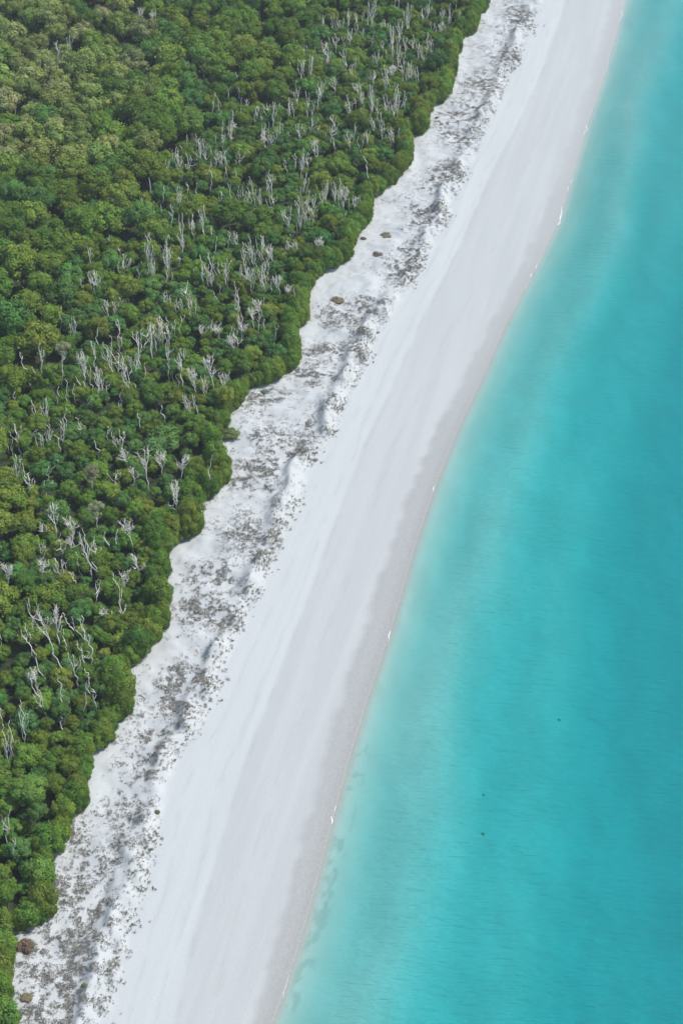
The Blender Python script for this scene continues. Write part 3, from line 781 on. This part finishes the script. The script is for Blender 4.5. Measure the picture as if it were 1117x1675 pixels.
# ------------------------------------------------------------------ dune plants
BUSH = [(440,596,3.4,2.4,(.135,.115,.06),'big brown olive bush against the forest edge'),(376,708,2.2,1.4,(.075,.105,.04),'low green bush jutting out of the forest onto sand'),
 (632,380,1.5,.8,(.14,.125,.09),'round brown bush alone on the upper dune sand'),(617,411,1.3,.7,(.135,.115,.09),'smaller brown bush on bare dune sand below another'),
 (552,487,1.6,.6,(.14,.11,.07),'low brown shrub on the bare sand beside the forest bay'),(257,1322,.5,.5,(.06,.09,.035),'small dark green tuft alone at the beach side of dune'),
 (140,1611,.42,.4,(.085,.10,.035),'tiny olive tuft amid grey creeper near the bottom'),(42,1544,1.5,1.2,(.075,.06,.04),'dark brown bush on sand in the bottom left'),
 (45,1630,.9,.6,(.11,.10,.06),'flat olive brown shrub by the bottom left trees'),(432,636,.8,.5,(.075,.10,.06),'small green shrub on sand below the brown bush'),
 (714,191,.5,.4,(.10,.09,.07),'tiny dark shrub on bare sand beside upper forest edge'),(594,387,.7,.5,(.12,.10,.09),'dark shrub close to forest edge on the white sand')]
for i, (px, py, rad, hh, colr, lab) in enumerate(BUSH):
    x, y = unproj(px, py + 4, 2.6); x, y = float(x), float(y)
    z0 = h1(x, y) - .05
    e = bpy.data.objects.new('dune_shrub', None); scene.collection.objects.link(e)
    e.location = (x, y, z0); tag(e, lab, 'shrub', 'shrubs on the dune sand')
    rg = np.random.default_rng(640 + i)
    V, F, T = crown(640 + i, 1.0, .02, 1.0, 13, 42, .15 if rad > 1 else .22, open_=.3, low=True, hj=.3)
    V = V + np.repeat(rg.normal(0, .07, (len(V) // 4 + 1, 3)), 4, 0)[:len(V)] * (1, 1, .4)
    V = V * (rad * .9, rad * .75, hh * .7)
    link('foliage', tri_mesh('foliage', V, F, T * np.array(colr) * 1.9), leaf, e)
    ps = []
    for q in range(6):
        an = q * 1.05 + rg.normal(0, .2)
        ps.append(tube(wander(rg, (0, 0, -.1), (math.cos(an) * rad * .7, math.sin(an) * rad * .55, hh * .5), 4, .03), .035, .012, 4))
    link('stems', tube_mesh('stems', ps), bark, e)

# fallen dead branches lying at the foot of the forest edge
for i, (px, py, ang, ln, lab) in enumerate([(24, 1526, .4, 3.6, 'tangle of fallen grey branches on sand between bottom left trees'), (226, 1084, .55, 3.0, 'fallen dead branch reaching from the forest edge onto bare sand'), (14, 1508, 1.2, 2.6, 'short fallen grey branch beside the tangle at bottom left')]):
    x, y = unproj(px, py, 2.8); x, y = float(x), float(y)
    rg = np.random.default_rng(770 + i)
    e = bpy.data.objects.new('fallen_branch', None); scene.collection.objects.link(e)
    e.location = (x, y, h1(x, y)); tag(e, lab, 'fallen branch', 'fallen branches at the forest edge')
    d = np.array([math.cos(ang), math.sin(ang), 0])
    P = sway(rg, -d * ln * .5 + (0, 0, .25), d * ln * .5 + (0, 0, .5), 9, .2)
    link('trunk', tube_mesh('trunk', [tube(P, .10, .045)]), dead_wood, e)
    for q in range(7):
        j = int(rg.integers(1, 8)); a2 = ang + rg.uniform(-1.3, 1.3); l2 = rg.uniform(.7, 1.9)
        link('branch', tube_mesh('branch', [tube(sway(rg, P[j], P[j] + np.array([math.cos(a2) * l2, math.sin(a2) * l2, rg.uniform(0, .7)]), 6, .2), .055, .022, 4)]), dead_wood, e)

# creeping ground cover, uncountable: low grey-brown sprigs in patches
DENSE = [(850,30,24,20),(832,90,26,18),(800,140,36,16),(775,182,40,14),(740,215,40,14),(762,220,22,18),(715,300,28,16),(735,285,22,18),(700,352,30,20),(660,440,26,20),(672,410,20,16),(605,505,46,14),(565,520,40,16),(530,575,40,18),(590,565,20,24),(510,610,34,18),(545,665,26,14),(480,712,38,18),(430,652,36,14),(512,700,22,14),(430,775,40,22),(395,790,30,16),(470,740,30,16),(395,872,30,26),(425,905,14,30),(450,860,12,30),(345,950,40,26),(330,990,36,26),(375,1000,22,22),(290,1110,34,26),(285,1150,34,24),(320,1100,18,20),(250,1212,28,26),(220,1262,28,30),(240,1160,20,16),(205,1330,34,20),(140,1410,46,24),(130,1370,26,26),(190,1392,28,18),(110,1450,40,30),(150,1500,40,30),(120,1545,46,36),(100,1600,60,40),(100,1650,60,30),(140,1570,40,40),(60,1580,30,40),(60,1640,26,40),(415,720,20,16)]
BARE = [(545,455,34,22),(508,548,16,20),(325,898,36,20),(258,1068,36,24),(705,222,20,14),(625,345,22,14),(648,365,16,12),(400,725,14,30),(165,1245,20,26),(455,665,20,12),(520,650,18,10),(290,905,14,14),(715,250,20,10),(470,770,16,12),(240,1120,14,16),(360,840,16,10)]
rg = np.random.default_rng(321)
n = 480000
Yr = rg.uniform(92, 520, n); fr_ = rg.uniform(-.10, 1.15, n)
xf0, xd0 = XF(Yr), XD(Yr)
Xr = xd0 + 1.5 - fr_ * (xd0 - xf0 + 1.5)
# even out by area: narrower rows get fewer
keepw = rg.random(n) < np.clip((xd0 - xf0) / 26.0, .1, 1)
Xr, Yr, fr_ = Xr[keepw], Yr[keepw], fr_[keepw]
px, py = proj(Xr, Yr, 2.5)
den = np.zeros(len(Xr))
for a_, b_, ra, rb in DENSE: den = np.maximum(den, np.exp(-(((px - a_) / ra) ** 2 + ((py - b_) / rb) ** 2) * .8))
base_n = fbm(Xr / 1.0, Yr / .9, 201, 3)
pn = fbm(Xr / 7.0, Yr / 5.0, 205, 3)
mat_n = fbm(Xr / 4.0, Yr / 2.2, 207, 3)
p = den ** 1.2 * 1.2 + .12 * smooth(.45, .65, pn)
for a_, b_, ra, rb in BARE: p = p * (1 - .95 * np.exp(-(((px - a_) / ra) ** 4 + ((py - b_) / rb) ** 4)))
p = p * smooth(.36, .58, base_n) * (.35 + 1.1 * smooth(.38, .6, mat_n)) * (fr_ > -.03)
p = p * smooth(.0, .10, fr_ + .06 * pn)
ok = rg.random(len(Xr)) < p * (1.0 + .6 * smooth(1350, 1550, py))
Xr, Yr, fr_ = Xr[ok], Yr[ok], fr_[ok]
# grass tufts over the hummocks
HX, HY = [], []
for (hx, hy, w, h_) in HUMW:
    near = 1.0 if hy > 132 else .45
    m = int(rg.uniform(35, 90) * w / 2.4 * near)
    a_ = rg.normal(0, 1, (m, 2)) * (w * .42 * rg.uniform(.8, 1.5), w * .62 * rg.uniform(.8, 1.9) / near)
    HX.append(hx + .5 + a_[:, 0] * .96 + a_[:, 1] * .28); HY.append(hy - .1 + a_[:, 1] * .96 - a_[:, 0] * .28)
HX = np.concatenate(HX); HY = np.concatenate(HY)
print('creeper', len(Xr), 'grass', len(HX))
def sprigs(Xs, Ys, nblade, length, up, cols, seed, wide=1.0):
    rg = np.random.default_rng(seed)
    n = len(Xs); Zs = height(Xs, Ys)
    s = rg.uniform(.55, 1.35, n)
    an = rg.uniform(0, 6.283, (n, nblade)); L = length * rg.uniform(.5, 1.2, (n, nblade)) * s[:, None]
    el = rg.uniform(up[0], up[1], (n, nblade))
    off = rg.normal(0, .13, (n, nblade, 2)) * s[:, None, None]
    b0 = np.stack([Xs[:, None] + off[..., 0], Ys[:, None] + off[..., 1], np.repeat(Zs[:, None], nblade, 1) + .01], -1)
    d = np.stack([np.cos(an) * np.cos(el), np.sin(an) * np.cos(el), np.sin(el)], -1)
    sd = np.stack([-np.sin(an), np.cos(an), np.zeros_like(an)], -1)
    w = (L * wide * rg.uniform(.16, .34, (n, nblade)))[..., None]
    mid = b0 + d * L[..., None] * .55; tip = b0 + d * L[..., None] * 1.0 - np.array([0, 0, 1.]) * (L * .12)[..., None]
    V = np.stack([b0, mid - sd * w, tip, mid + sd * w], 2).reshape(-1, 3)
    F = np.arange(len(V)).reshape(-1, 4)
    pal = np.array(cols); c = pal[rg.integers(0, len(pal), n)] * rg.uniform(.7, 1.25, (n, 1))
    T = np.repeat(c, nblade * 4, 0)
    return V, F, T
V, F, T = sprigs(Xr, Yr, 7, .19, (.1, .8), [(.155, .138, .128), (.14, .13, .115), (.19, .168, .15), (.125, .13, .10), (.22, .195, .175), (.11, .135, .085)], 1)
o = link('dune_creeper', tri_mesh('dune_creeper', V, F, T), leaf)
tag(o, 'low grey brown creeping plants in patches over the dune sand', 'ground cover', kind='stuff')
V, F, T = sprigs(HX, HY, 14, .40, (.3, 1.2), [(.27, .25, .18), (.21, .21, .14), (.32, .30, .23), (.16, .175, .11)], 2, .5)
o = link('dune_grass', tri_mesh('dune_grass', V, F, T), leaf)
tag(o, 'pale dry grass on the foredune hummocks beside the beach', 'grass', kind='stuff')

# ------------------------------------------------------------------ foam line and small dark marks on the sea floor
rg = np.random.default_rng(55)
FOAM = [(0, 150, .2), (150, 330, .2), (385, 560, .2), (8, 34, .9), (60, 80, .5), (160, 182, .5), (195, 222, .9), (268, 300, .5), (290, 318, .9), (338, 374, 1.5), (430, 462, .9), (520, 540, .4), (778, 812, 1.0), (1020, 1052, 1.0), (1315, 1362, 1.4), (1590, 1640, .5), (880, 900, .4), (1180, 1200, .4), (95, 140, .5)]
ps = []
for a_, b_, wd in FOAM:
    _, ya = unproj(0, b_, 0); _, yb = unproj(0, a_, 0)
    yy = np.arange(float(ya), float(yb), .35)
    base = XW(yy) + (vnoise(yy / 2.2, yy * 0 + 3, 41) - .5) * .9 + (vnoise(yy / .7, yy * 0 + 5, 42) - .5) * .3 + .12
    wid = wd * .24 * smooth(.25, .75, fbm(yy / 1.2, yy * 0 + a_, 43, 2)) * np.minimum(1, np.minimum(yy - yy[0] + .1, yy[-1] - yy + .1) / 2.0)
    for j in range(len(yy) - 1):
        if wid[j] < .035: continue
        z = .035
        q = np.array([(base[j] - wid[j] / 2, yy[j], z), (base[j] + wid[j] / 2, yy[j], z + .0), (base[j + 1] + wid[j + 1] / 2, yy[j + 1], z), (base[j + 1] - wid[j + 1] / 2, yy[j + 1], z)])
        top = q.copy(); top[:, 2] = np.maximum(height(q[:, 0], q[:, 1]), 0) + .05
        bot = top.copy(); bot[:, 2] -= .045
        Vb = np.concatenate([bot, top])
        ps.append((Vb, np.array([(4, 5, 6, 7), (0, 1, 5, 4), (2, 3, 7, 6), (1, 2, 6, 5), (3, 0, 4, 7)])))
Vf, Ff = join(ps)
o = link('wave_foam', mesh_np('wave_foam', Vf, Ff), foam_mat)
tag(o, 'thin broken white foam line where the sea meets sand', 'foam', kind='stuff')
SPOT = [(790, 1302, .35, 'small dark weed clump on sea floor above a larger one'), (789, 1366, .5, 'largest dark weed clump on sea floor, lowest of the three'), (914, 1178, .4, 'rightmost dark weed clump on the sea floor')]
for i, (px, py, rad, lab) in enumerate(SPOT):
    x, y = unproj(px, py, -2.6); x, y = float(x), float(y)
    V, F, T = crown(700 + i, 1.0, .0, 1.0, 8, 26, .26, low=True)
    V = V * (rad * .7, rad * .7, .14)
    o = link('seaweed_clump', tri_mesh('seaweed_clump', V, F, T * np.array((.27, .32, .29))), leaf, None, (x, y, h1(x, y) - .05))
    tag(o, lab, 'seaweed', 'dark weed clumps on the sea floor')

# ------------------------------------------------------------------ light sea haze
hz, nt, out = mat('haze_air')
pv = N(nt, 'ShaderNodeVolumePrincipled'); pv.inputs['Density'].default_value = .00008; pv.inputs['Color'].default_value = (.88, .94, 1, 1)
nt.links.new(pv.outputs[0], out.inputs['Volume'])
V = [(-30000, -30000, -14), (30000, -30000, -14), (30000, 30000, -14), (-30000, 30000, -14), (-30000, -30000, 226), (30000, -30000, 226), (30000, 30000, 226), (-30000, 30000, 226)]
o = link('haze', mesh_np('haze', np.array(V), np.array(Fq)), hz)
tag(o, 'thin pale haze in the air over the whole coast', 'haze', kind='stuff')
